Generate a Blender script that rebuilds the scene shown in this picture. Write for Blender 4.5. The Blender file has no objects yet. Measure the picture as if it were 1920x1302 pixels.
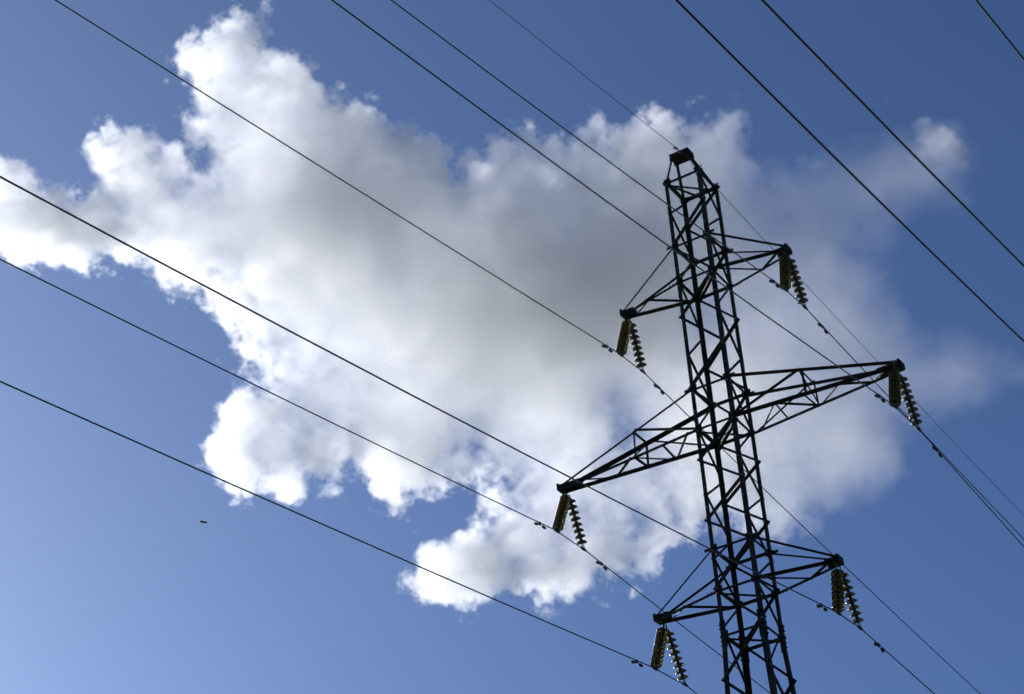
import bpy, bmesh, math, random
from mathutils import Vector, Matrix

# ---------------------------------------------------------------- camera, sky, sun
sc = bpy.context.scene
Z0 = 30.25                      # height of the upper cross-arm above the field
right = Vector((0.84370204, 0.53320044, -0.06216227))
up = -Vector((-0.33997256, 0.4411212, -0.8305605))
fwd = Vector((-0.41543413, 0.72187906, 0.55344838))
CAM = Vector((16.48304, -37.81576, Z0 - 28.59684))
cd = bpy.data.cameras.new('camera'); cam = bpy.data.objects.new('camera', cd); sc.collection.objects.link(cam); sc.camera = cam
cd.lens = 75.6; cd.sensor_width = 36; cd.clip_start = 0.1; cd.clip_end = 60000
M = Matrix((right, up, -fwd)).transposed().to_4x4(); M.translation = CAM; cam.matrix_world = M

SUN = (-.64 * right - .18 * up + .71 * fwd).normalized()      # low sun, left of the view and ahead
el = math.asin(SUN.z); az = math.atan2(SUN.x, SUN.y)
w = bpy.data.worlds.new('World'); sc.world = w; w.use_nodes = True
nt = w.node_tree; bg = nt.nodes['Background']; sk = nt.nodes.new('ShaderNodeTexSky'); sk.sky_type = 'NISHITA'; sk.sun_disc = False
sk.sun_elevation = el; sk.sun_rotation = az; nt.links.new(sk.outputs[0], bg.inputs[0]); bg.inputs[1].default_value = .084
sk.air_density = .64; sk.dust_density = 2.9; sk.ozone_density = 7.5
ld = bpy.data.lights.new('sun', 'SUN'); ld.energy = 4.6; ld.angle = math.radians(.5); ld.color = (1, .965, .905)
sun = bpy.data.objects.new('sun', ld); sc.collection.objects.link(sun); sun.rotation_euler = SUN.to_track_quat('Z', 'Y').to_euler()
sc.view_settings.view_transform = 'Standard'; sc.view_settings.look = 'None'; sc.view_settings.exposure = .5
cy = sc.cycles
cy.volume_bounces = 6; cy.max_bounces = 12; cy.volume_step_rate = 6; cy.volume_max_steps = 512
cy.use_adaptive_sampling = True; cy.adaptive_threshold = .08; cy.adaptive_min_samples = 32; cy.use_denoising = True

# ---------------------------------------------------------------- helpers
rnd = random.Random(7)
def link(o, parent=None):
    sc.collection.objects.link(o)
    if parent: o.parent = parent
    return o
def build(name, bm, mats, parent=None, loc=None):
    me = bpy.data.meshes.new(name); bm.normal_update(); bm.to_mesh(me); bm.free()
    for m in (mats if isinstance(mats, (list, tuple)) else [mats]): me.materials.append(m)
    o = bpy.data.objects.new(name, me)
    if loc is not None: o.location = loc
    return link(o, parent)
def tag(o, label=None, cat=None, group=None, kind=None):
    if label: o['label'] = label
    if cat: o['category'] = cat
    if group: o['group'] = group
    if kind: o['kind'] = kind
    return o
def empty(name, loc=(0, 0, 0)):
    o = bpy.data.objects.new(name, None); o.location = loc; o.empty_display_size = .2
    return link(o)
def frame_of(axis, hint):
    a = axis.normalized(); n = (hint - a * hint.dot(a))
    if n.length < 1e-5: n = a.orthogonal()
    n.normalize(); return a, n, a.cross(n)
def prism(bm, p0, p1, prof, e1, e2, mi=0):
    a = [bm.verts.new(p0 + e1 * x + e2 * y) for x, y in prof]
    b = [bm.verts.new(p1 + e1 * x + e2 * y) for x, y in prof]
    n = len(prof); fs = []
    for i in range(n): fs.append(bm.faces.new((a[i], a[(i + 1) % n], b[(i + 1) % n], b[i])))
    fs.append(bm.faces.new(a[::-1])); fs.append(bm.faces.new(b))
    for f in fs: f.material_index = mi
    bmesh.ops.recalc_face_normals(bm, faces=fs)
def angle(bm, p0, p1, w, n1, t=None, flip=1, ext=0., mi=0):
    """rolled steel angle: one flange along n1, the other square to it"""
    t = t or max(.006, w * .1)
    d = p1 - p0; a, e1, e2 = frame_of(d, n1); e2 = e2 * flip
    p0 = p0 - a * ext; p1 = p1 + a * ext
    prism(bm, p0, p1, [(0, 0), (w, 0), (w, t), (t, t), (t, w), (0, w)], e1, e2, mi)
def box(bm, c, sx, sy, sz, rot=None, mi=0):
    X, Y, Z = rot if rot else (Vector((1, 0, 0)), Vector((0, 1, 0)), Vector((0, 0, 1)))
    prism(bm, c - Z * sz / 2, c + Z * sz / 2, [(-sx / 2, -sy / 2), (sx / 2, -sy / 2), (sx / 2, sy / 2), (-sx / 2, sy / 2)], X, Y, mi)
def bolt(bm, p, n, r=.016, h=.016, mi=0):
    a, e1, e2 = frame_of(n, Vector((.3, .5, .8)))
    prism(bm, p, p + a * h, [(r * math.cos(k * math.pi / 3), r * math.sin(k * math.pi / 3)) for k in range(6)], e1, e2, mi)
def tube(bm, pts, r, seg=8, mi=0, cap=True):
    rings = []; e1 = None
    for i, p in enumerate(pts):
        d = (pts[min(i + 1, len(pts) - 1)] - pts[max(i - 1, 0)]).normalized()
        e1 = d.orthogonal().normalized() if e1 is None else (e1 - d * e1.dot(d)).normalized()
        e2 = d.cross(e1); rr = r[i] if isinstance(r, (list, tuple)) else r
        rings.append([bm.verts.new(p + (e1 * math.cos(2 * math.pi * k / seg) + e2 * math.sin(2 * math.pi * k / seg)) * rr) for k in range(seg)])
    for A, B in zip(rings, rings[1:]):
        for k in range(seg):
            f = bm.faces.new((A[k], A[(k + 1) % seg], B[(k + 1) % seg], B[k])); f.smooth = True; f.material_index = mi
    if cap:
        bm.faces.new(rings[0][::-1]).material_index = mi; bm.faces.new(rings[-1]).material_index = mi
def lathe(bm, prof, seg=28, mi=0):
    rings = [[bm.verts.new((r * math.cos(2 * math.pi * k / seg), r * math.sin(2 * math.pi * k / seg), z)) for k in range(seg)] for r, z in prof]
    for A, B in zip(rings, rings[1:]):
        for k in range(seg):
            f = bm.faces.new((A[k], A[(k + 1) % seg], B[(k + 1) % seg], B[k])); f.smooth = True; f.material_index = mi
    bm.faces.new(rings[0]).material_index = mi; bm.faces.new(rings[-1][::-1]).material_index = mi
    bmesh.ops.recalc_face_normals(bm, faces=bm.faces[:])

# ---------------------------------------------------------------- materials
def material(name, base, rough, metal=0., var=.3, scale=6., spec=.5, second=None, bump=0.):
    m = bpy.data.materials.new(name); m.use_nodes = True; t = m.node_tree; p = t.nodes['Principled BSDF']
    tc = t.nodes.new('ShaderNodeTexCoord'); nz = t.nodes.new('ShaderNodeTexNoise'); nz.inputs['Scale'].default_value = scale; nz.inputs['Detail'].default_value = 6
    t.links.new(tc.outputs['Object'], nz.inputs['Vector'])
    cr = t.nodes.new('ShaderNodeValToRGB'); cr.color_ramp.elements[0].position = .35; cr.color_ramp.elements[1].position = .68
    s = second or tuple(c * (1 + var) for c in base)
    cr.color_ramp.elements[0].color = (*base, 1); cr.color_ramp.elements[1].color = (*s, 1)
    t.links.new(nz.outputs[0], cr.inputs[0]); t.links.new(cr.outputs[0], p.inputs['Base Color'])
    mr = t.nodes.new('ShaderNodeMapRange'); mr.inputs[3].default_value = max(.02, rough - .12); mr.inputs[4].default_value = min(1, rough + .12)
    t.links.new(nz.outputs[0], mr.inputs[0]); t.links.new(mr.outputs[0], p.inputs['Roughness'])
    p.inputs['Metallic'].default_value = metal; p.inputs['Specular IOR Level'].default_value = spec
    if bump:
        b = t.nodes.new('ShaderNodeBump'); b.inputs['Strength'].default_value = bump; b.inputs['Distance'].default_value = .01
        t.links.new(nz.outputs[0], b.inputs['Height']); t.links.new(b.outputs[0], p.inputs['Normal'])
    return m
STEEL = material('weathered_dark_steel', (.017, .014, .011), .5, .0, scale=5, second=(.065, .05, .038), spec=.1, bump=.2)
ZINC = material('galvanised_bolt', (.35, .35, .36), .35, .8, scale=20)
FORGED = material('forged_iron', (.035, .032, .03), .55, .3, scale=14, second=(.06, .045, .036))
WIRE = material('weathered_aluminium_strand', (.05, .05, .052), .5, .3, scale=30)
WEIGHT = material('dark_cast_zinc', (.03, .03, .031), .6, .2, scale=20)
CONC = material('concrete', (.28, .27, .25), .9, 0, scale=4, second=(.36, .35, .33), bump=.4)
def glass_material():
    m = material('green_tinted_glass', (.17, .14, .048), .2, 0, scale=8, second=(.26, .215, .08), spec=.3)
    p = m.node_tree.nodes['Principled BSDF']; p.inputs['Transmission Weight'].default_value = .75; p.inputs['IOR'].default_value = 1.5
    return m
GLASS = glass_material()
def ground_material():
    m = bpy.data.materials.new('meadow_grass'); m.use_nodes = True; t = m.node_tree; p = t.nodes['Principled BSDF']
    tc = t.nodes.new('ShaderNodeTexCoord'); a = t.nodes.new('ShaderNodeTexNoise'); a.inputs['Scale'].default_value = .05; a.inputs['Detail'].default_value = 8
    b = t.nodes.new('ShaderNodeTexNoise'); b.inputs['Scale'].default_value = 3.; b.inputs['Detail'].default_value = 8
    for n in (a, b): t.links.new(tc.outputs['Object'], n.inputs['Vector'])
    mx = t.nodes.new('ShaderNodeMix'); mx.inputs[0].default_value = .5; t.links.new(a.outputs[0], mx.inputs[2]); t.links.new(b.outputs[0], mx.inputs[3])
    cr = t.nodes.new('ShaderNodeValToRGB'); cr.color_ramp.elements[0].position = .35; cr.color_ramp.elements[1].position = .65
    cr.color_ramp.elements[0].color = (.035, .06, .015, 1); cr.color_ramp.elements[1].color = (.10, .12, .04, 1)
    t.links.new(mx.outputs[0], cr.inputs[0]); t.links.new(cr.outputs[0], p.inputs['Base Color']); p.inputs['Roughness'].default_value = .9
    bp = t.nodes.new('ShaderNodeBump'); bp.inputs['Distance'].default_value = .15; t.links.new(b.outputs[0], bp.inputs['Height']); t.links.new(bp.outputs[0], p.inputs['Normal'])
    return m

# ---------------------------------------------------------------- ground
bm = bmesh.new(); n = 60
def gz(x, y):
    r = math.hypot(x - 5, y + 15); k = min(1, max(0, (r - 90) / 400))
    return k * (6 * math.sin(x * .0043 + 1) * math.cos(y * .0037) - 4)
ax = [math.copysign(abs(i / (n / 2)) ** 2.2 * 9000, i) for i in range(-n // 2, n // 2 + 1)]
V = [[bm.verts.new((x, y, gz(x, y))) for x in ax] for y in ax]
for i in range(n):
    for j in range(n):
        f = bm.faces.new((V[i][j], V[i][j + 1], V[i + 1][j + 1], V[i + 1][j])); f.smooth = True
tag(build('ground', bm, ground_material()), kind='structure')

# ---------------------------------------------------------------- lattice tower
H0, UT, UB, MT, MB, LT, LB, SP = 2.913, 1.02, 0., -2.96, -4., -7.01, -8., -9.05
ARM = {'U': 2.186, 'M': 4.281, 'L': 2.186}
BZ = {'U': UB, 'M': MB, 'L': LB}; TZ = {'U': UT, 'M': MT, 'L': LT}
SGN = {1: (-1, -1), 2: (-1, 1), 3: (1, -1), 4: (1, 1)}
def hw(z):
    if z > SP: return .4796 - .00134 * z
    return .4796 - .00134 * SP + .044 * (SP - z)
def node(n, z): s = SGN[n]; h = hw(z); return Vector((s[0] * h, s[1] * h, z))
tower = empty('transmission_tower', (0, 0, Z0))
tag(tower, 'tall dark lattice steel pylon with six tapering cross-arms standing against the cloud', 'pylon')
GROUND = -Z0
# legs: rolled angles with the corner outwards, bolt heads along the flanges
for n in (1, 2, 3, 4):
    sx, sy = SGN[n]; bm = bmesh.new()
    for za, zb, wd in ((H0 + .05, SP, .092), (SP, GROUND + .35, .112)):
        p0, p1 = node(n, za), node(n, zb)
        e1, e2 = Vector((-sx, 0, 0)), Vector((0, -sy, 0)); t = wd * .1
        prism(bm, p0, p1, [(0, 0), (wd, 0), (wd, t), (t, t), (t, wd), (0, wd)], e1, e2)
    z = H0 - .1
    while z > -12.5:
        p = node(n, z)
        bolt(bm, p + Vector((-sx * .045, sy * .0, 0)), Vector((0, sy, 0)), mi=1, r=.013, h=.014)
        bolt(bm, p + Vector((0, -sy * .045, 0)), Vector((sx, 0, 0)), mi=1, r=.013, h=.014)
        z -= .49
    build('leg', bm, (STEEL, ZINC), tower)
# face lattices (single zigzag with one metre bays) as read off the photograph
near = [(1, H0), (3, 2.03), (1, 1.02), (3, 0), (1, -.97), (3, -1.98), (1, -2.92), (3, -4), (1, -4.78), (3, -5.53), (1, -6.3), (3, -7.05), (1, -7.95), (3, -8.95), (1, -10.05), (3, -11.2), (1, -12.5), (3, -14.2)]
left = [(2, H0 - .05), (1, 1.99), (2, 1.15), (1, 0), (2, -1.06), (1, -2.05), (2, -2.95), (1, -4), (2, -4.93), (1, -5.7), (2, -6.45), (1, -7.25), (2, -8.03), (1, -8.9), (2, -10.05), (1, -11.2), (2, -12.5), (1, -14.2)]
swap = {1: 4, 4: 1, 2: 3, 3: 2}
faces = [(near, Vector((0, 1, 0))), ([(swap[a], z) for a, z in near], Vector((0, -1, 0))), (left, Vector((1, 0, 0))), ([(swap[a], z) for a, z in left], Vector((-1, 0, 0)))]
for path, inn in faces:
    bm = bmesh.new()
    path = list(path); a, b = path[-2][0], path[-1][0]; z = path[-1][1]; st = 2.1; cur = b
    while z - st > GROUND + .6:
        z -= st; cur = a if cur == b else b; path.append((cur, z)); st *= 1.12
    for k, ((na, za), (nb, zb)) in enumerate(zip(path, path[1:])):
        off = inn * (.012 + .011 * (k % 2))
        wd = .055 if za > SP else .066
        if k in (4, 5): wd = .062
        angle(bm, node(na, za) + off, node(nb, zb) + off, wd, Vector((0, 0, 1)) if k % 2 else Vector((0, 0, -1)), t=.006, flip=1, ext=.05)
        for nn, zz in ((na, za),):
            bolt(bm, node(nn, zz) - inn * .006, -inn, mi=1, r=.015, h=.016)
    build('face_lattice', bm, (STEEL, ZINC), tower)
# horizontal belts
for z, diag in ((H0, '14'), (UT, ''), (UB, '23'), (MT, ''), (MB, '1423'), (LT, ''), (LB, '14'), (SP, '14'), (-15., '14'), (-22., '14')):
    bm = bmesh.new()
    for a, b, inn in ((1, 3, Vector((0, 1, 0))), (2, 4, Vector((0, -1, 0))), (1, 2, Vector((1, 0, 0))), (3, 4, Vector((-1, 0, 0)))):
        angle(bm, node(a, z) + inn * .026, node(b, z) + inn * .026, .058 if z != H0 else .072, Vector((0, 0, -1)), t=.006, flip=1 if (a, b) in ((1, 3), (3, 4)) else -1, ext=.05)
        # gusset plates at the corners
    for i in range(0, len(diag), 2):
        a, b = int(diag[i]), int(diag[i + 1]); dz = Vector((0, 0, -.06 - .02 * i))
        angle(bm, node(a, z) + dz, node(b, z) + dz, .052, Vector((0, 0, -1)), t=.006)
        if diag[i:i + 2] == '23':
            angle(bm, node(a, z) + dz + Vector((.075, .03, 0)), node(b, z) + dz + Vector((.075, .03, 0)), .05, Vector((0, 0, -1)), t=.006, flip=-1)
    for n in (1, 2, 3, 4):
        sx, sy = SGN[n]; p = node(n, z)
        box(bm, p + Vector((-sx * .075, -sy * .0165, .0)), .15, .006, .17)
        box(bm, p + Vector((-sx * .0175, -sy * .075, -.01)), .006, .15, .16)
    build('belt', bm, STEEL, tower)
# splice plates where the heavier leg section starts
for n in (1, 2, 3, 4):
    sx, sy = SGN[n]; bm = bmesh.new()
    for ex in (0, 1):
        c = node(n, SP) + (Vector((-sx * .055, sy * .007, 0)) if ex else Vector((sx * .007, -sy * .055, 0)))
        box(bm, c, .125 if ex else .012, .012 if ex else .125, .62)
        for dz in (-.24, -.14, .14, .24):
            for dx in (-.03, .03):
                q = c + Vector((dx if ex else sx * .006, sy * .006 if ex else dx, dz))
                bolt(bm, q, Vector((0, sy, 0)) if ex else Vector((sx, 0, 0)), r=.017, h=.03)
    build('splice_plate', bm, STEEL, tower)
# concrete footings
for n in (1, 2, 3, 4):
    p = node(n, GROUND); bm = bmesh.new()
    prism(bm, Vector((p.x, p.y, GROUND - .6)), Vector((p.x, p.y, GROUND + .38)), [(-.35, -.35), (.35, -.35), (.35, .35), (-.35, .35)], Vector((1, 0, 0)), Vector((0, 1, 0)))
    bmesh.ops.bevel(bm, geom=[e for e in bm.edges], offset=.03, segments=1, affect='EDGES')
    build('footing', bm, CONC, tower)
# cross-arms
TIPY = {('U', -1): .17, ('M', -1): .24, ('L', -1): .26, ('U', 1): -.10, ('M', 1): -.26, ('L', 1): -.06}
def arm(L, s):
    A, zb, zt = ARM[L], BZ[L], TZ[L]
    # the far-to-near zigzag is mirrored by half a turn on the other side
    P = (lambda v: Vector((s * v[0], s * v[1], v[2])))
    leg = lambda f, z: Vector((hw(z), f * hw(z), z))          # right-hand arm, turned for the left one
    tip = lambda f: Vector((A, f * .075, zb))
    root_bm = bmesh.new()
    for f in (-1, 1):
        # tip plates
        box(root_bm, P((A - (.16 if L != 'M' else .26), f * .085, zb + .035)), .34 if L != 'M' else .58, .008, .13)
        box(root_bm, P((A - .06, f * .098, zb + .03)), .12, .014, .15)
    box(root_bm, P((A + .012, 0, zb + .03)), .012, .27, .14)
    box(root_bm, P((A - .07, 0, zb - .046)), .15, .26, .01)
    box(root_bm, P((A - .02, 0, zb + .1)), .05, .34, .012)
    for f in (-1, 1):
        for q in (.03, .1, .2): bolt(root_bm, P((A - q, f * .09, zb + .04)), Vector((0, s * f, 0)), r=.017, h=.035)
    a = build('cross_arm', root_bm, STEEL, tower)
    for f in (-1, 1):
        w = .07 if L == 'M' else .062
        bm = bmesh.new(); angle(bm, P(leg(f, zb) + Vector((-.05, -f * .02, .0))), P(tip(f)), w, Vector((0, 0, -1)), t=.007, flip=s * f, ext=.0)
        for q in (.06, .12, .2): bolt(bm, P(leg(f, zb) + Vector((q, -f * .02, -.03))), Vector((0, s * f, 0)), r=.015, h=.02)
        build('chord', bm, STEEL, a)
        w = (.082 if s * f > 0 else .055) if L == 'M' else .04
        bm = bmesh.new(); angle(bm, P(leg(f, zt) + Vector((-.05, f * .006, .0))), P(tip(f) + Vector((-.02, f * .02, .07))), w, Vector((0, 0, -1)), t=.006, flip=s * f)
        # bent plate that turns the tie towards the tip
        box(bm, P(leg(f, zt) + Vector((.05, f * .003, -.02))), .2, .007, .07)
        build('tie', bm, STEEL, a)
    C = lambda f, t: leg(f, zb).lerp(tip(f), t) + Vector((0, 0, -.012))
    T = lambda f, t: leg(f, zt).lerp(tip(f) + Vector((0, 0, .07)), t)
    bm = bmesh.new(); dn = Vector((0, 0, -1))
    def br(p, q, w=.042, hint=dn, flip=1, dz=0.): angle(bm, P(p + Vector((0, 0, dz))), P(q + Vector((0, 0, dz))), w, hint, t=.005, flip=flip, ext=.02)
    if L == 'M':
        br(C(1, .05), C(-1, .24), .04); br(C(-1, .255), C(1, .24), .04, dz=-.012); br(C(-1, .25), C(1, .445), .04, flip=-1, dz=-.006)
        br(C(-1, .43), C(1, .44), .045, dz=-.018); br(C(1, .46), C(-1, .63), .045); br(C(-1, .635), C(1, .80), .04, flip=-1, dz=-.012); br(C(1, .805), C(-1, .9), .05)
        for f in (-1, 1):
            sd = Vector((0, f, 0))
            br(T(f, .43), C(f, .435), .042, sd, f); br(T(f, .415), C(f, .0), .045, sd, f)
        br(T(-1, .43), T(1, .43), .042); br(T(-1, .42), C(1, .45), .034)
    else:
        br(C(-1, .0), C(1, .525), .042); br(C(1, .53), C(-1, .87), .042, dz=-.012, flip=-1)
    for f, t in ((1, .44), (-1, .43), (1, .53)): bolt(bm, P(C(f, t) + Vector((0, 0, -.02))), dn, r=.016, h=.02)
    build('bracing', bm, STEEL, a)
for L in 'UML':
    for s in (-1, 1): arm(L, s)
# peak: four converging angles under a short channel frame that carries the earth wire
pk = bmesh.new()
PX, PZ = -.15, H0 + .9
for y in (-.15, .15):
    box(pk, Vector((PX, y, PZ + .055)), .5, .012, .1)
    box(pk, Vector((PX, y * .8, PZ + .105)), .53, .06, .01)
    box(pk, Vector((PX, y * .8, PZ - .022)), .56, .06, .01)
box(pk, Vector((PX - .25, 0, PZ + .05)), .012, .29, .1); box(pk, Vector((PX + .25, 0, PZ + .05)), .012, .29, .1)
box(pk, Vector((PX, 0, PZ - .035)), .42, .3, .012)
box(pk, Vector((PX - .01, 0, PZ + .118)), .53, .3, .01)
box(pk, Vector((PX - .1, .02, PZ + .14)), .3, .12, .03)
for bx in (-.2, -.05, .1, .2): bolt(pk, Vector((PX + bx, -.157, PZ + .05)), Vector((0, -1, 0)), r=.018, h=.03)
peak = build('peak_frame', pk, STEEL, tower)
for n in (1, 2, 3, 4):
    sx, sy = SGN[n]; bm = bmesh.new()
    angle(bm, node(n, H0 - .02) + Vector((-sx * .02, -sy * .02, 0)), Vector((PX + sx * .22, sy * .13, PZ + .03)), .056, Vector((-sx, 0, 0)), t=.006, flip=1 if sx * sy > 0 else -1)
    for dz in (0, .08): bolt(bm, node(n, H0 + dz) + Vector((0, -sy * .05, 0)), Vector((sx, 0, 0)), r=.018, h=.04)
    build('peak_strut', bm, STEEL, peak)
bm = bmesh.new()
tube(bm, [Vector((PX + .15, .1, PZ - .03)).lerp(Vector((.33, .28, H0 + .02)), t) + Vector((0, 0, -.28 * math.sin(math.pi * t))) for t in [i / 14 for i in range(15)]], .005, 6)
build('earthing_lead', bm, WIRE, peak)
bm = bmesh.new(); box(bm, Vector((0, 0, PZ - .05)), .05, .2, .05); box(bm, Vector((0, 0, PZ - .01)), .03, .05, .05)
build('earth_wire_clamp', bm, FORGED, peak)

# ---------------------------------------------------------------- conductors
END = {'UL': ((-2.186, -.358, -1.272), (-2.186, .708, -1.187)), 'ML': ((-4.281, -.326, -5.194), (-4.281, .86, -5.155)), 'LL': ((-2.185, -.329, -9.242), (-2.185, 1.015, -9.129)),
       'UR': ((2.186, -.618, -1.445), (2.186, .389, -1.363)), 'MR': ((4.282, -.974, -5.508), (4.282, .295, -5.449)), 'LR': ((2.185, -.591, -9.442), (2.185, .473, -9.362))}
SPAN = {'UL': ((.1444, .00008, -.0184), (.0678, .000716, .0042)), 'ML': ((.146, .000447, -.0144), (.0432, .000813, .0091)), 'LL': ((.1369, .000341, -.0111), (.0641, .000601, .0046)),
        'UR': ((.1654, .000893, -.0273), (.0464, .00085, .0132)), 'MR': ((.1587, .000818, -.0252), (.0648, .000658, .0071)), 'LR': ((.1587, .00059, -.016), (.0478, .000691, .0107))}
def cpt(S, sg, q, u): return Vector((S[0] + q[2] * u, S[1] + sg * u, Z0 + S[2] - q[0] * u + q[1] * u * u))
UI = [0, .3, .6, 1, 1.6, 2.5, 4] + [6 + 3 * i for i in range(34)]
UO = [0, .3, .6, 1, 1.6, 2.5, 4] + [6 + 5 * i for i in range(24)]
SIDE = {'L': 'left', 'R': 'right'}; LEV = {'U': 'upper', 'M': 'long middle', 'L': 'lower'}
G_W = 'wires of the pylon line'
for k, (A, B) in END.items():
    A, B = list(A), list(B)
    pin = [cpt(A, -1, SPAN[k][0], u) for u in UI]; pout = [cpt(B, 1, SPAN[k][1], u) for u in UO]
    mid = [pin[0].lerp(pout[0], t) - Vector((0, 0, .012 * math.sin(math.pi * t))) for t in (.25, .5, .75)]
    bm = bmesh.new(); tube(bm, pin[::-1] + mid + pout, .013, 8)
    tag(build('power_conductor', bm, WIRE), 'dark power cable held by the insulator pair of the %s %s cross-arm' % (LEV[k[0]], SIDE[k[1]]), 'power cable', G_W)
S = (0, 0, H0 + .88)
bm = bmesh.new(); tube(bm, [cpt(S, -1, (.1507, .000548, -.0272), u) for u in UI][::-1] + [cpt(S, 1, (.0468, .000789, .0144), u) for u in UO[1:]], .0075, 6)
tag(build('earth_wire', bm, WIRE), 'thin earth wire running over the peak of the pylon', 'earth wire', G_W)
for X8, pts, lab in ((10.5, ((-24.03, 15.26), (-18.19, 16.25), (-13.57, 17.12)), 'thick black cable crossing the upper right corner nearest to the pylon'),
                     (11.2, ((-23.6, 15.17), (-15.7, 16.81)), 'black cable in the upper right, second out from the pylon of three'),
                     (12.2, ((-19.4, 17.87), (-17.6, 18.29)), 'black cable cutting across the extreme top right corner')):
    (y0, z0), (y1, z1) = pts[0], pts[-1]
    if len(pts) == 3:
        ym, zm = pts[1]; c = ((z1 - z0) / (y1 - y0) - (zm - z0) / (ym - y0)) / (y1 - ym)
    else: c = .001
    pl = []
    for i in range(80):
        y = -70 + i * 1.6
        z = z0 + (z1 - z0) / (y1 - y0) * (y - y0) + min(c, .0012) * (y - y0) * (y - y1)
        pl.append(Vector((X8 - .02 * (y + 20), y, z)))
    bm = bmesh.new(); tube(bm, pl, .014, 8)
    tag(build('power_conductor', bm, WIRE), lab, 'power cable', 'cables of a second line in the upper right')

# ---------------------------------------------------------------- insulator strings
def disc_meshes():
    bm = bmesh.new()    # toughened glass shell, ribbed underneath
    lathe(bm, [(.022, .012), (.045, .012), (.076, .004), (.106, -.016), (.126, -.044), (.13, -.066), (.124, -.07), (.115, -.05), (.105, -.046), (.098, -.074), (.09, -.075), (.084, -.044), (.072, -.04), (.064, -.074), (.057, -.074), (.05, -.04), (.03, -.034)])
    g = bpy.data.meshes.new('insulator_disc'); bm.to_mesh(g); bm.free(); g.materials.append(GLASS)
    bm = bmesh.new()    # iron cap above and ball pin below
    lathe(bm, [(.018, .078), (.03, .075), (.037, .06), (.042, .03), (.053, .014), (.03, .0125), (.018, .0122), (.012, -.03), (.012, -.062), (.017, -.066), (.017, -.072), (.005, -.074)], seg=14)
    c = bpy.data.meshes.new('metal_cap'); bm.to_mesh(c); bm.free(); c.materials.append(FORGED)
    return g, c
DISC, CAP = disc_meshes()
G_I = 'glass insulator strings hanging from the cross-arms'
ORD = {0: 'near', 1: 'far'}
def string(k, which):
    L, s = k[0], (-1 if k[1] == 'L' else 1)
    ty = TIPY[(L, s)] + (-.055 if which == 0 else .055)
    top = Vector((s * (ARM[L] - .05), ty, Z0 + BZ[L] - .04)); bot = Vector(END[k][which]) + Vector((0, 0, Z0))
    d = top - bot; ln = d.length; zax = d.normalized()
    yax = (Vector((0, 1, 0)) - zax * zax.y).normalized(); xax = yax.cross(zax)
    root = empty('insulator_string', top); root.rotation_mode = 'QUATERNION'
    root.rotation_quaternion = Matrix((xax, yax, zax)).transposed().to_quaternion()
    lab = {0: 'bulky foreshortened glass insulator string, camera side one of the pair under the %s %s cross-arm',
           1: 'slanting glass insulator string with separate discs, rear one under the %s %s cross-arm'}[which] % (LEV[L].replace('long ', ''), SIDE[k[1]])
    tag(root, lab, 'insulator', G_I)
    n = 8; p = .139; start = ln - .13 - n * p          # hook length above the first disc
    bm = bmesh.new()
    tube(bm, [Vector((0, 0, .03)), Vector((0, 0, -start + .01))], .011, 8)
    tube(bm, [Vector((.024 * math.cos(a), 0, .02 + .03 * math.sin(a))) for a in [i * math.pi / 6 for i in range(13)]], .008, 6)
    tube(bm, [Vector((0, .024 * math.cos(a), -start * .5 + .03 * math.sin(a))) for a in [i * math.pi / 6 for i in range(13)]], .008, 6)
    build('hook', bm, FORGED, root)
    for i in range(n):
        o = bpy.data.objects.new('insulator_disc', DISC); link(o, root); o.location = (0, 0, -start - .075 - i * p); o.rotation_euler = (rnd.uniform(-.03, .03), rnd.uniform(-.03, .03), rnd.random() * 6)
        c = bpy.data.objects.new('metal_cap', CAP); link(c, o)
    # boat shaped suspension clamp gripping the cable
    bm = bmesh.new()
    R3 = Matrix((xax, yax, zax))                        # world -> local
    wire = R3 @ (Vector(END[k][1]) - Vector(END[k][0])).normalized()
    c0 = Vector((0, 0, -ln)); a, e1, e2 = frame_of(wire, Vector((1, 0, 0)))
    tube(bm, [c0 + a * x + Vector((0, 0, -.004 + .02 * (abs(x) / .13) ** 2 * 0)) for x in (-.14, -.09, -.04, .04, .09, .14)], [.016, .028, .034, .034, .028, .016], 8)
    tube(bm, [Vector((0, 0, -start - n * p + .02)), c0 + Vector((0, 0, .01))], .013, 8)
    for x in (-.03, .03): tube(bm, [c0 + Vector((x, 0, .1)), c0 + Vector((x, 0, -.01))], .008, 6)
    build('suspension_clamp', bm, FORGED, root)
    return root
for k in ('UL', 'UR', 'ML', 'MR', 'LL', 'LR'):
    for wch in (0, 1): string(k, wch)

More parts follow.
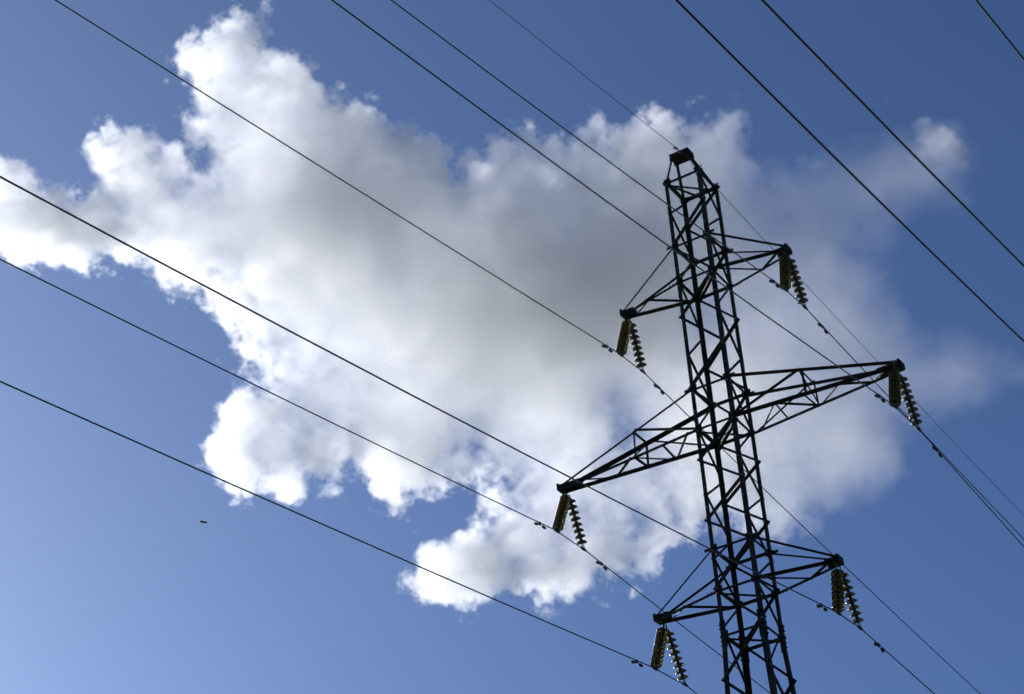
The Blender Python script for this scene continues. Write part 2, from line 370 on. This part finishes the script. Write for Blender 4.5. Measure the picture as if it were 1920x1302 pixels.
# ---------------------------------------------------------------- vibration dampers
bm = bmesh.new()
lathe(bm, [(.012, -.062), (.024, -.06), (.03, -.05), (.032, -.02), (.032, .045), (.027, .06), (.012, .064)], seg=14)
WM = bpy.data.meshes.new('damper_weight'); bm.to_mesh(WM); bm.free(); WM.materials.append(WEIGHT)
def damper(p, t, lab, sc_=1.):
    root = empty('vibration_damper', p); a = t.normalized()
    z = (Vector((0, 0, 1)) - a * a.z).normalized(); x = a.cross(z) * -1
    root.rotation_mode = 'QUATERNION'; root.rotation_quaternion = Matrix((a.cross(z), a, z)).transposed().to_quaternion(); root.scale = (sc_,) * 3
    tag(root, lab, 'vibration damper', 'vibration dampers clipped to the wires')
    bm = bmesh.new(); box(bm, Vector((0, 0, -.02)), .035, .05, .075); tube(bm, [Vector((0, -.03, .0)), Vector((0, .03, .0))], .022, 8)
    build('clamp', bm, FORGED, root)
    bm = bmesh.new(); pts = [Vector((0, y, -.06 - .35 * y * y)) for y in (-.19, -.13, -.07, 0, .07, .13, .19)]; tube(bm, pts, .007, 6)
    build('messenger_cable', bm, WIRE, root)
    for sg in (-1, 1):
        o = bpy.data.objects.new('damper_weight', WM); link(o, root); o.location = (0, sg * .165, -.071); o.rotation_euler = (math.pi / 2 - sg * .12, 0, 0)
for k, io, u in (('UL', 0, .65), ('UL', 1, .76), ('ML', 0, .74), ('ML', 1, .8), ('LL', 0, .82), ('UR', 0, .59), ('UR', 1, .89), ('MR', 0, .8), ('MR', 1, .91), ('LR', 0, .84), ('LR', 1, .89)):
    sg = -1 if io == 0 else 1; q = SPAN[k][io]
    p = cpt(END[k][io], sg, q, u); p2 = cpt(END[k][io], sg, q, u + .1)
    damper(p, (p2 - p) * sg, 'twin weight damper on the cable just %s the %s %s insulator pair' % ('left of' if io == 0 else 'below and right of', LEV[k[0]].replace('long ', ''), SIDE[k[1]]))
p = cpt(S, -1, (.1507, .000548, -.0272), .52); damper(p, Vector((.0272, 1, .15)), 'small twin weight damper on the earth wire beside the pylon peak', .72)

# ---------------------------------------------------------------- insect in flight
def unproj(px, py, dist): return CAM + (right * ((px - 960) / 4032) - up * ((py - 651) / 4032) + fwd) * dist
fly = empty('flying_insect', unproj(381, 979, 3.2)); tag(fly, 'tiny dark insect flying in the open blue sky below the cloud', 'insect')
fly.rotation_mode = 'QUATERNION'; ax_ = (right * .98 - up * .17).normalized(); zz = (up - ax_ * up.dot(ax_)).normalized()
fly.rotation_quaternion = Matrix((ax_, zz.cross(ax_), zz)).transposed().to_quaternion()
INS = material('dark_insect', (.03, .028, .03), .4, 0, scale=200)
WING = material('membrane_wing', (.6, .58, .52), .3, 0, scale=200); WING.node_tree.nodes['Principled BSDF'].inputs['Transmission Weight'].default_value = .8
bm = bmesh.new(); tube(bm, [Vector((x, 0, 0)) for x in (-.0056, -.0045, -.002, .001, .0022, .0036, .0046, .0054, .0058)], [.0004, .0011, .0016, .0014, .0011, .0015, .0011, .0012, .0005], 10)
build('body', bm, INS, fly)
for sg in (-1, 1):
    bm = bmesh.new(); pr = [(.003, 0), (.001, .0035), (-.003, .006), (-.007, .0062), (-.0075, .004), (-.003, .0012)]
    A = [bm.verts.new((x, sg * (y + .0008), -.0012 - y * .28)) for x, y in pr]; B = [bm.verts.new((x, sg * (y + .0008), -.0011 - y * .28)) for x, y in pr]
    bm.faces.new(A); bm.faces.new(B[::-1])
    for i in range(6): bm.faces.new((A[i], B[i], B[(i + 1) % 6], A[(i + 1) % 6]))
    build('wing', bm, WING, fly)

# ---------------------------------------------------------------- clouds (real vapour, 1.5 km away)
def cloud_nodes(name, outline, spec, mat):
    g=bpy.data.node_groups.new(name+'_density','GeometryNodeTree')
    g.interface.new_socket('Geometry',in_out='INPUT',socket_type='NodeSocketGeometry')
    g.interface.new_socket('Geometry',in_out='OUTPUT',socket_type='NodeSocketGeometry')
    N=g.nodes;L=g.links
    def nd(t,**k):
        n=N.new(t)
        for a,b in k.items(): setattr(n,a,b)
        return n
    def setin(n,i,v):
        if isinstance(v,bpy.types.NodeSocket): L.new(v,n.inputs[i])
        else: n.inputs[i].default_value=v
    def mth(op,*a,clamp=False):
        n=nd('ShaderNodeMath',operation=op,use_clamp=clamp)
        for i,v in enumerate(a): setin(n,i,v)
        return n.outputs[0]
    def vm(op,*a):
        n=nd('ShaderNodeVectorMath',operation=op)
        for i,v in enumerate(a): setin(n,i,v)
        return n.outputs[1] if op in('LENGTH','DOT_PRODUCT','DISTANCE') else n.outputs[0]
    def scale(v,f):
        n=nd('ShaderNodeVectorMath',operation='SCALE');setin(n,0,v);n.inputs['Scale'].default_value=f
        return n.outputs[0]
    def mrange(v,a,b,c,d,t='SMOOTHSTEP'):
        n=nd('ShaderNodeMapRange',interpolation_type=t)
        for i,x in enumerate((v,a,b,c,d)): setin(n,i,x)
        return n.outputs[0]
    def noise(vec,sc_,det,rough):
        n=nd('ShaderNodeTexNoise');setin(n,'Vector',vec)
        n.inputs['Scale'].default_value=sc_;n.inputs['Detail'].default_value=det;n.inputs['Roughness'].default_value=rough
        return n.outputs[0],n.outputs[1]
    def voro(vec,sc_,det,rough):
        n=nd('ShaderNodeTexVoronoi');n.feature='F1';setin(n,'Vector',vec)
        n.inputs['Scale'].default_value=sc_;n.inputs['Detail'].default_value=det;n.inputs['Roughness'].default_value=rough
        return n.outputs['Distance']
    oi=nd('GeometryNodeObjectInfo',transform_space='ORIGINAL');oi.inputs['Object'].default_value=outline
    geo=oi.outputs['Geometry']
    pos=nd('GeometryNodeInputPosition').outputs[0]
    sp=nd('ShaderNodeSeparateXYZ');L.new(pos,sp.inputs[0]);X,Y,Z=sp.outputs
    npos=vm('ADD',pos,spec.get('seed',(0,0,0)))
    _,nc=noise(npos,1/spec['warp'][0],spec['warp'][2],.6)
    warp=scale(vm('SUBTRACT',nc,(.5,.5,.5)),spec['warp'][1])
    pw=vm('ADD',pos,warp);pn=vm('ADD',npos,warp)
    sw=nd('ShaderNodeSeparateXYZ');L.new(pw,sw.inputs[0])
    # the body is a slab of lobes about its own leaning mid plane; flatten onto that plane along lines that meet at spec['eye']
    ex,ey,ez=spec['eye']
    k=mth('DIVIDE',ez,mth('SUBTRACT',ez,sw.outputs[2]))
    fx=mth('ADD',mth('MULTIPLY',mth('SUBTRACT',sw.outputs[0],ex),k),ex)
    fy=mth('ADD',mth('MULTIPLY',mth('SUBTRACT',sw.outputs[1],ey),k),ey)
    cz=nd('ShaderNodeCombineXYZ');L.new(fx,cz.inputs[0]);L.new(fy,cz.inputs[1])
    flat=cz.outputs[0]
    fa=mth('ADD',mth('MULTIPLY',fx,spec['along'][0]),mth('MULTIPLY',fy,spec['along'][1]))
    c2=nd('GeometryNodeMeshToCurve');L.new(geo,c2.inputs[0])
    cm=nd('GeometryNodeCurveToMesh');L.new(c2.outputs[0],cm.inputs[0])
    pr=nd('GeometryNodeProximity',target_element='EDGES');L.new(cm.outputs[0],pr.inputs['Geometry']);L.new(flat,pr.inputs['Sample Position'])
    rc=nd('GeometryNodeRaycast');L.new(geo,rc.inputs['Target Geometry'])
    src=vm('ADD',flat,(0,0,50));L.new(src,rc.inputs['Source Position']);rc.inputs['Ray Direction'].default_value=(0,0,-1);rc.inputs['Ray Length'].default_value=100
    sgn=mth('SUBTRACT',mth('MULTIPLY',rc.outputs['Is Hit'],2.),1.)
    d2=mth('ADD',mth('MULTIPLY',pr.outputs['Distance'],sgn),spec.get('grow',0.))
    # thickness gain from broad lobes
    gain=mrange(noise(npos,1/spec['lump'][0],2,.5)[0],.3,.7,spec['lump'][1],spec['lump'][2],'LINEAR')
    for (bx,by,br,ba) in spec.get('lobes',()):
        dd=vm('LENGTH',vm('SUBTRACT',flat,(bx,by,0)))
        gain=mth('MULTIPLY',gain,mrange(dd,0,br,ba,1.))
    h=mth('MULTIPLY',mth('SQRT',mth('MULTIPLY',mth('MAXIMUM',d2,0.),spec['K'])),gain)
    dz=mth('SUBTRACT',h,mth('ABSOLUTE',sw.outputs[2]))
    ins=mth('MINIMUM',d2,dz)
    b1=mth('MULTIPLY',mth('SUBTRACT',.45,voro(pn,1/spec['bil'][0],3.,.55)),spec['bil'][1])
    n2,_=noise(pn,1/spec['fbm'][0],7,spec.get('rough',.62))
    b2=mth('MULTIPLY',mth('SUBTRACT',n2,.5),spec['fbm'][1])
    calm=spec.get('calm',(4,70,.35));amp=mrange(d2,calm[0],calm[1],1.,calm[2])      # ragged rim, smooth heart
    s=mth('ADD',ins,mth('MULTIPLY',mth('ADD',b1,b2),amp))
    sx0,sx1,w0,w1=spec['soft']
    wd=mrange(fa,sx0,sx1,w0,w1)
    wd=mth('ADD',wd,mrange(d2,6.,60.,0.,spec.get('blur',0.)))
    den=mth('DIVIDE',s,wd,clamp=True)
    den=mth('MULTIPLY',den,mrange(s,2.,spec.get('core',(30,1))[0],1.,spec.get('core',(30,1))[1]))
    if 'fade' in spec:
        fx0,fx1,f0,f1=spec['fade'];den=mth('MULTIPLY',den,mrange(fa,fx0,fx1,f0,f1))
    vc=nd('GeometryNodeVolumeCube');L.new(den,vc.inputs['Density'])
    lo,hi=spec['box'];vc.inputs['Min'].default_value=lo;vc.inputs['Max'].default_value=hi
    for k,a,b in zip('XYZ',lo,hi): vc.inputs['Resolution '+k].default_value=max(8,int((b-a)/spec['voxel']))
    sm=nd('GeometryNodeSetMaterial');L.new(vc.outputs[0],sm.inputs[0]);sm.inputs['Material'].default_value=mat
    go=N.new('NodeGroupOutput');L.new(sm.outputs[0],go.inputs[0]);N.new('NodeGroupInput')
    return g
def vapour(name,density,aniso):
    mat=bpy.data.materials.new(name);mat.use_nodes=True;mt=mat.node_tree;mt.nodes.clear()
    mo=mt.nodes.new('ShaderNodeOutputMaterial');pv=mt.nodes.new('ShaderNodeVolumePrincipled');mt.links.new(pv.outputs[0],mo.inputs['Volume'])
    pv.inputs['Color'].default_value=(1,1,1,1);pv.inputs['Density'].default_value=density;pv.inputs['Anisotropy'].default_value=aniso
    return mat
def make_cloud(name,pts,spec,mat,M):
    me=bpy.data.meshes.new(name+'_outline');me.from_pydata([(x,y,0) for x,y in pts],[],[list(range(len(pts)))])
    ol=bpy.data.objects.new(name+'_outline',me)
    vol=bpy.data.volumes.new(name);ob=bpy.data.objects.new(name,vol);sc.collection.objects.link(ob);ob.matrix_world=M
    vol.materials.append(mat)
    md=ob.modifiers.new('density','NODES');md.node_group=cloud_nodes(name,ol,spec,mat)
    return ob
CD, CF, LEAN = 1500., 4032., math.radians(25)
# the cloud bank leans: its right end is nearer, its left end farther off
cx_ = (right * math.cos(LEAN) - fwd * math.sin(LEAN)); cz_ = (-fwd * math.cos(LEAN) - right * math.sin(LEAN))
PITCH, ROLL = math.radians(14), math.radians(31)
cy_ = (up * math.cos(PITCH) + cz_ * math.sin(PITCH)); cz_ = cx_.cross(cy_)
CX, CY = cx_.copy(), cy_.copy()                       # along and across the bank
cx_, cy_ = CX * math.cos(ROLL) + CY * math.sin(ROLL), CY * math.cos(ROLL) - CX * math.sin(ROLL)
ALONG = (math.cos(ROLL), -math.sin(ROLL))
Mc = Matrix((cx_, cy_, cz_)).transposed().to_4x4(); Mc.translation = CAM + fwd * CD
EYE = tuple(Mc.inverted() @ CAM)
def lc(p):
    d = right * ((p[0] - 960) / CF) - up * ((p[1] - 651) / CF) + fwd
    t = (Mc.translation - CAM).dot(cz_) / d.dot(cz_); q = Mc.inverted() @ (CAM + d * t)
    return (q.x, q.y)
def LO(px, py, r, a): x, y = lc((px, py)); return (x, y, r / CF * CD * 1.1, a)
def XL(px): q = lc((px, 651)); return q[0] * ALONG[0] + q[1] * ALONG[1]
def bounds(pts, pad, zz):
    xs = [p[0] for p in pts]; ys = [p[1] for p in pts]
    return ((min(xs) - pad, min(ys) - pad, -zz), (max(xs) + pad, max(ys) + pad, zz))
VOX = 1.55
PUFF = vapour('puff_vapour', .032, .6)
SOLID = vapour('cloud_vapour', .07, .58); THIN = vapour('thin_vapour', .016, .5)
OUT = [(335,90),(360,60),(400,35),(450,18),(485,35),(505,60),(500,90),(545,95),(590,115),(600,150),(640,165),(665,185),(700,210),(735,238),(790,245),(830,275),(850,320),(866,290),(885,275),(905,290),(912,258),(960,250),(1010,243),(1060,262),(1090,240),(1160,240),(1200,220),(1240,210),(1290,228),(1340,213),(1375,200),(1405,215),(1415,265),(1450,300),(1520,350),(1600,420),(1650,500),(1690,570),(1700,640),(1695,740),(1690,850),(1675,895),(1600,930),(1550,955),(1540,1000),(1450,1000),(1310,1000),(1260,1030),(1230,1085),(1160,1080),(1100,1110),(1010,1130),(950,1105),(870,1142),(790,1122),(762,1080),(780,1042),(815,1020),(868,990),(908,945),(880,912),(820,928),(768,945),(712,930),(690,900),(620,925),(560,942),(500,920),(440,925),(405,905),(390,855),(400,770),(445,745),(442,690),(428,640),(405,600),(370,560),(300,540),(278,510),(230,490),(150,505),(70,500),(-60,470),(-60,270),(0,290),(60,320),(120,362),(160,355),(185,335),(158,285),(165,255),(230,245),(290,238),(315,270),(340,265),(330,200),(342,160)]
spec = dict(seed=(310, 40, 77), calm=(4, 70, .5), warp=(22, 9, 6), grow=4.5, lump=(90, .7, 1.2),
    lobes=[LO(1315,600,120,.4), LO(1180,750,130,.5), LO(430,180,300,.65), LO(1150,900,420,.42), LO(300,400,260,.75), LO(600,700,330,.42), LO(400,330,260,.6), LO(900,830,300,.6), LO(900,440,280,1.15), LO(690,330,150,1.25), LO(1060,430,70,.75), LO(540,390,120,1.25), LO(1300,430,230,1.2), LO(760,600,200,.75)],
    K=50, bil=(28, 14), fbm=(24, 112), rough=.74, core=(30, .45), blur=16., soft=(XL(1280), XL(1620), 6.5, 50), fade=(XL(1280), XL(1660), 1., .2), eye=EYE, along=ALONG, box=bounds([lc(p) for p in OUT], 14, 115), voxel=VOX)
c = make_cloud('cumulus_cloud', [lc(p) for p in OUT], spec, SOLID, Mc)
tag(c, 'huge billowing cumulus with brilliant white left flank and grey heart behind the pylon', 'cloud')
VEIL = [(1440,300),(1520,305),(1580,280),(1640,250),(1720,225),(1800,240),(1850,300),(1820,380),(1720,430),(1670,480),(1690,560),(1720,620),(1800,625),(1900,655),(1930,700),(1850,765),(1760,785),(1710,800),(1700,880),(1640,930),(1560,970),(1500,930),(1450,600),(1420,400)]
spec = dict(warp=(60, 26, 5), grow=6, lump=(70, .6, 1.2), K=40, bil=(40, 6), fbm=(40, 60), rough=.68, soft=(0, 1, 40, 40), eye=EYE, along=ALONG, box=bounds([lc(p) for p in VEIL], 20, 80), voxel=VOX * 1.8)
c = make_cloud('cloud_veil', [lc(p) for p in VEIL], spec, THIN, Mc)
tag(c, 'thin blue grey veil of vapour trailing off the right side of the big cumulus', 'cloud')
for nm, pts, lab, K in (('cloud_puff', [(1712,232),(1728,218),(1760,226),(1795,240),(1822,290),(1815,325),(1760,320),(1720,290)], 'small ragged white puff above the veil between the two right hand cables', 22),
        ('cloud_puff', [(1478,297),(1495,286),(1520,292),(1560,303),(1562,318),(1520,318),(1490,310)], 'small bright puff right of the pylon peak on the upper edge of the veil', 14),
        ('cloud_puff', [(1657,180),(1665,176),(1674,186),(1672,198),(1662,196)], 'tiniest scrap of white cloud high in the blue at the upper right', 10),
        ('cloud_puff', [(1682,780),(1695,786),(1716,800),(1722,818),(1706,814),(1688,798)], 'faint wisp of cloud just below the right middle insulators', 10)):
    q = [lc(p) for p in pts]; xs = [a for a, b in q]; ys = [b for a, b in q]
    spec = dict(warp=(14, 14, 6), grow=1.5, lump=(20, .5, 1.2), K=K, bil=(12, 3), fbm=(10, 26), rough=.7, soft=(0, 1, 7, 7), eye=EYE, along=ALONG, seed=(min(xs), 40, 3), box=((min(xs) - 10, min(ys) - 10, -22), (max(xs) + 10, max(ys) + 10, 22)), voxel=1.3)
    c = make_cloud(nm, q, spec, PUFF, Mc)
    tag(c, lab, 'cloud', 'small cloud scraps to the right')
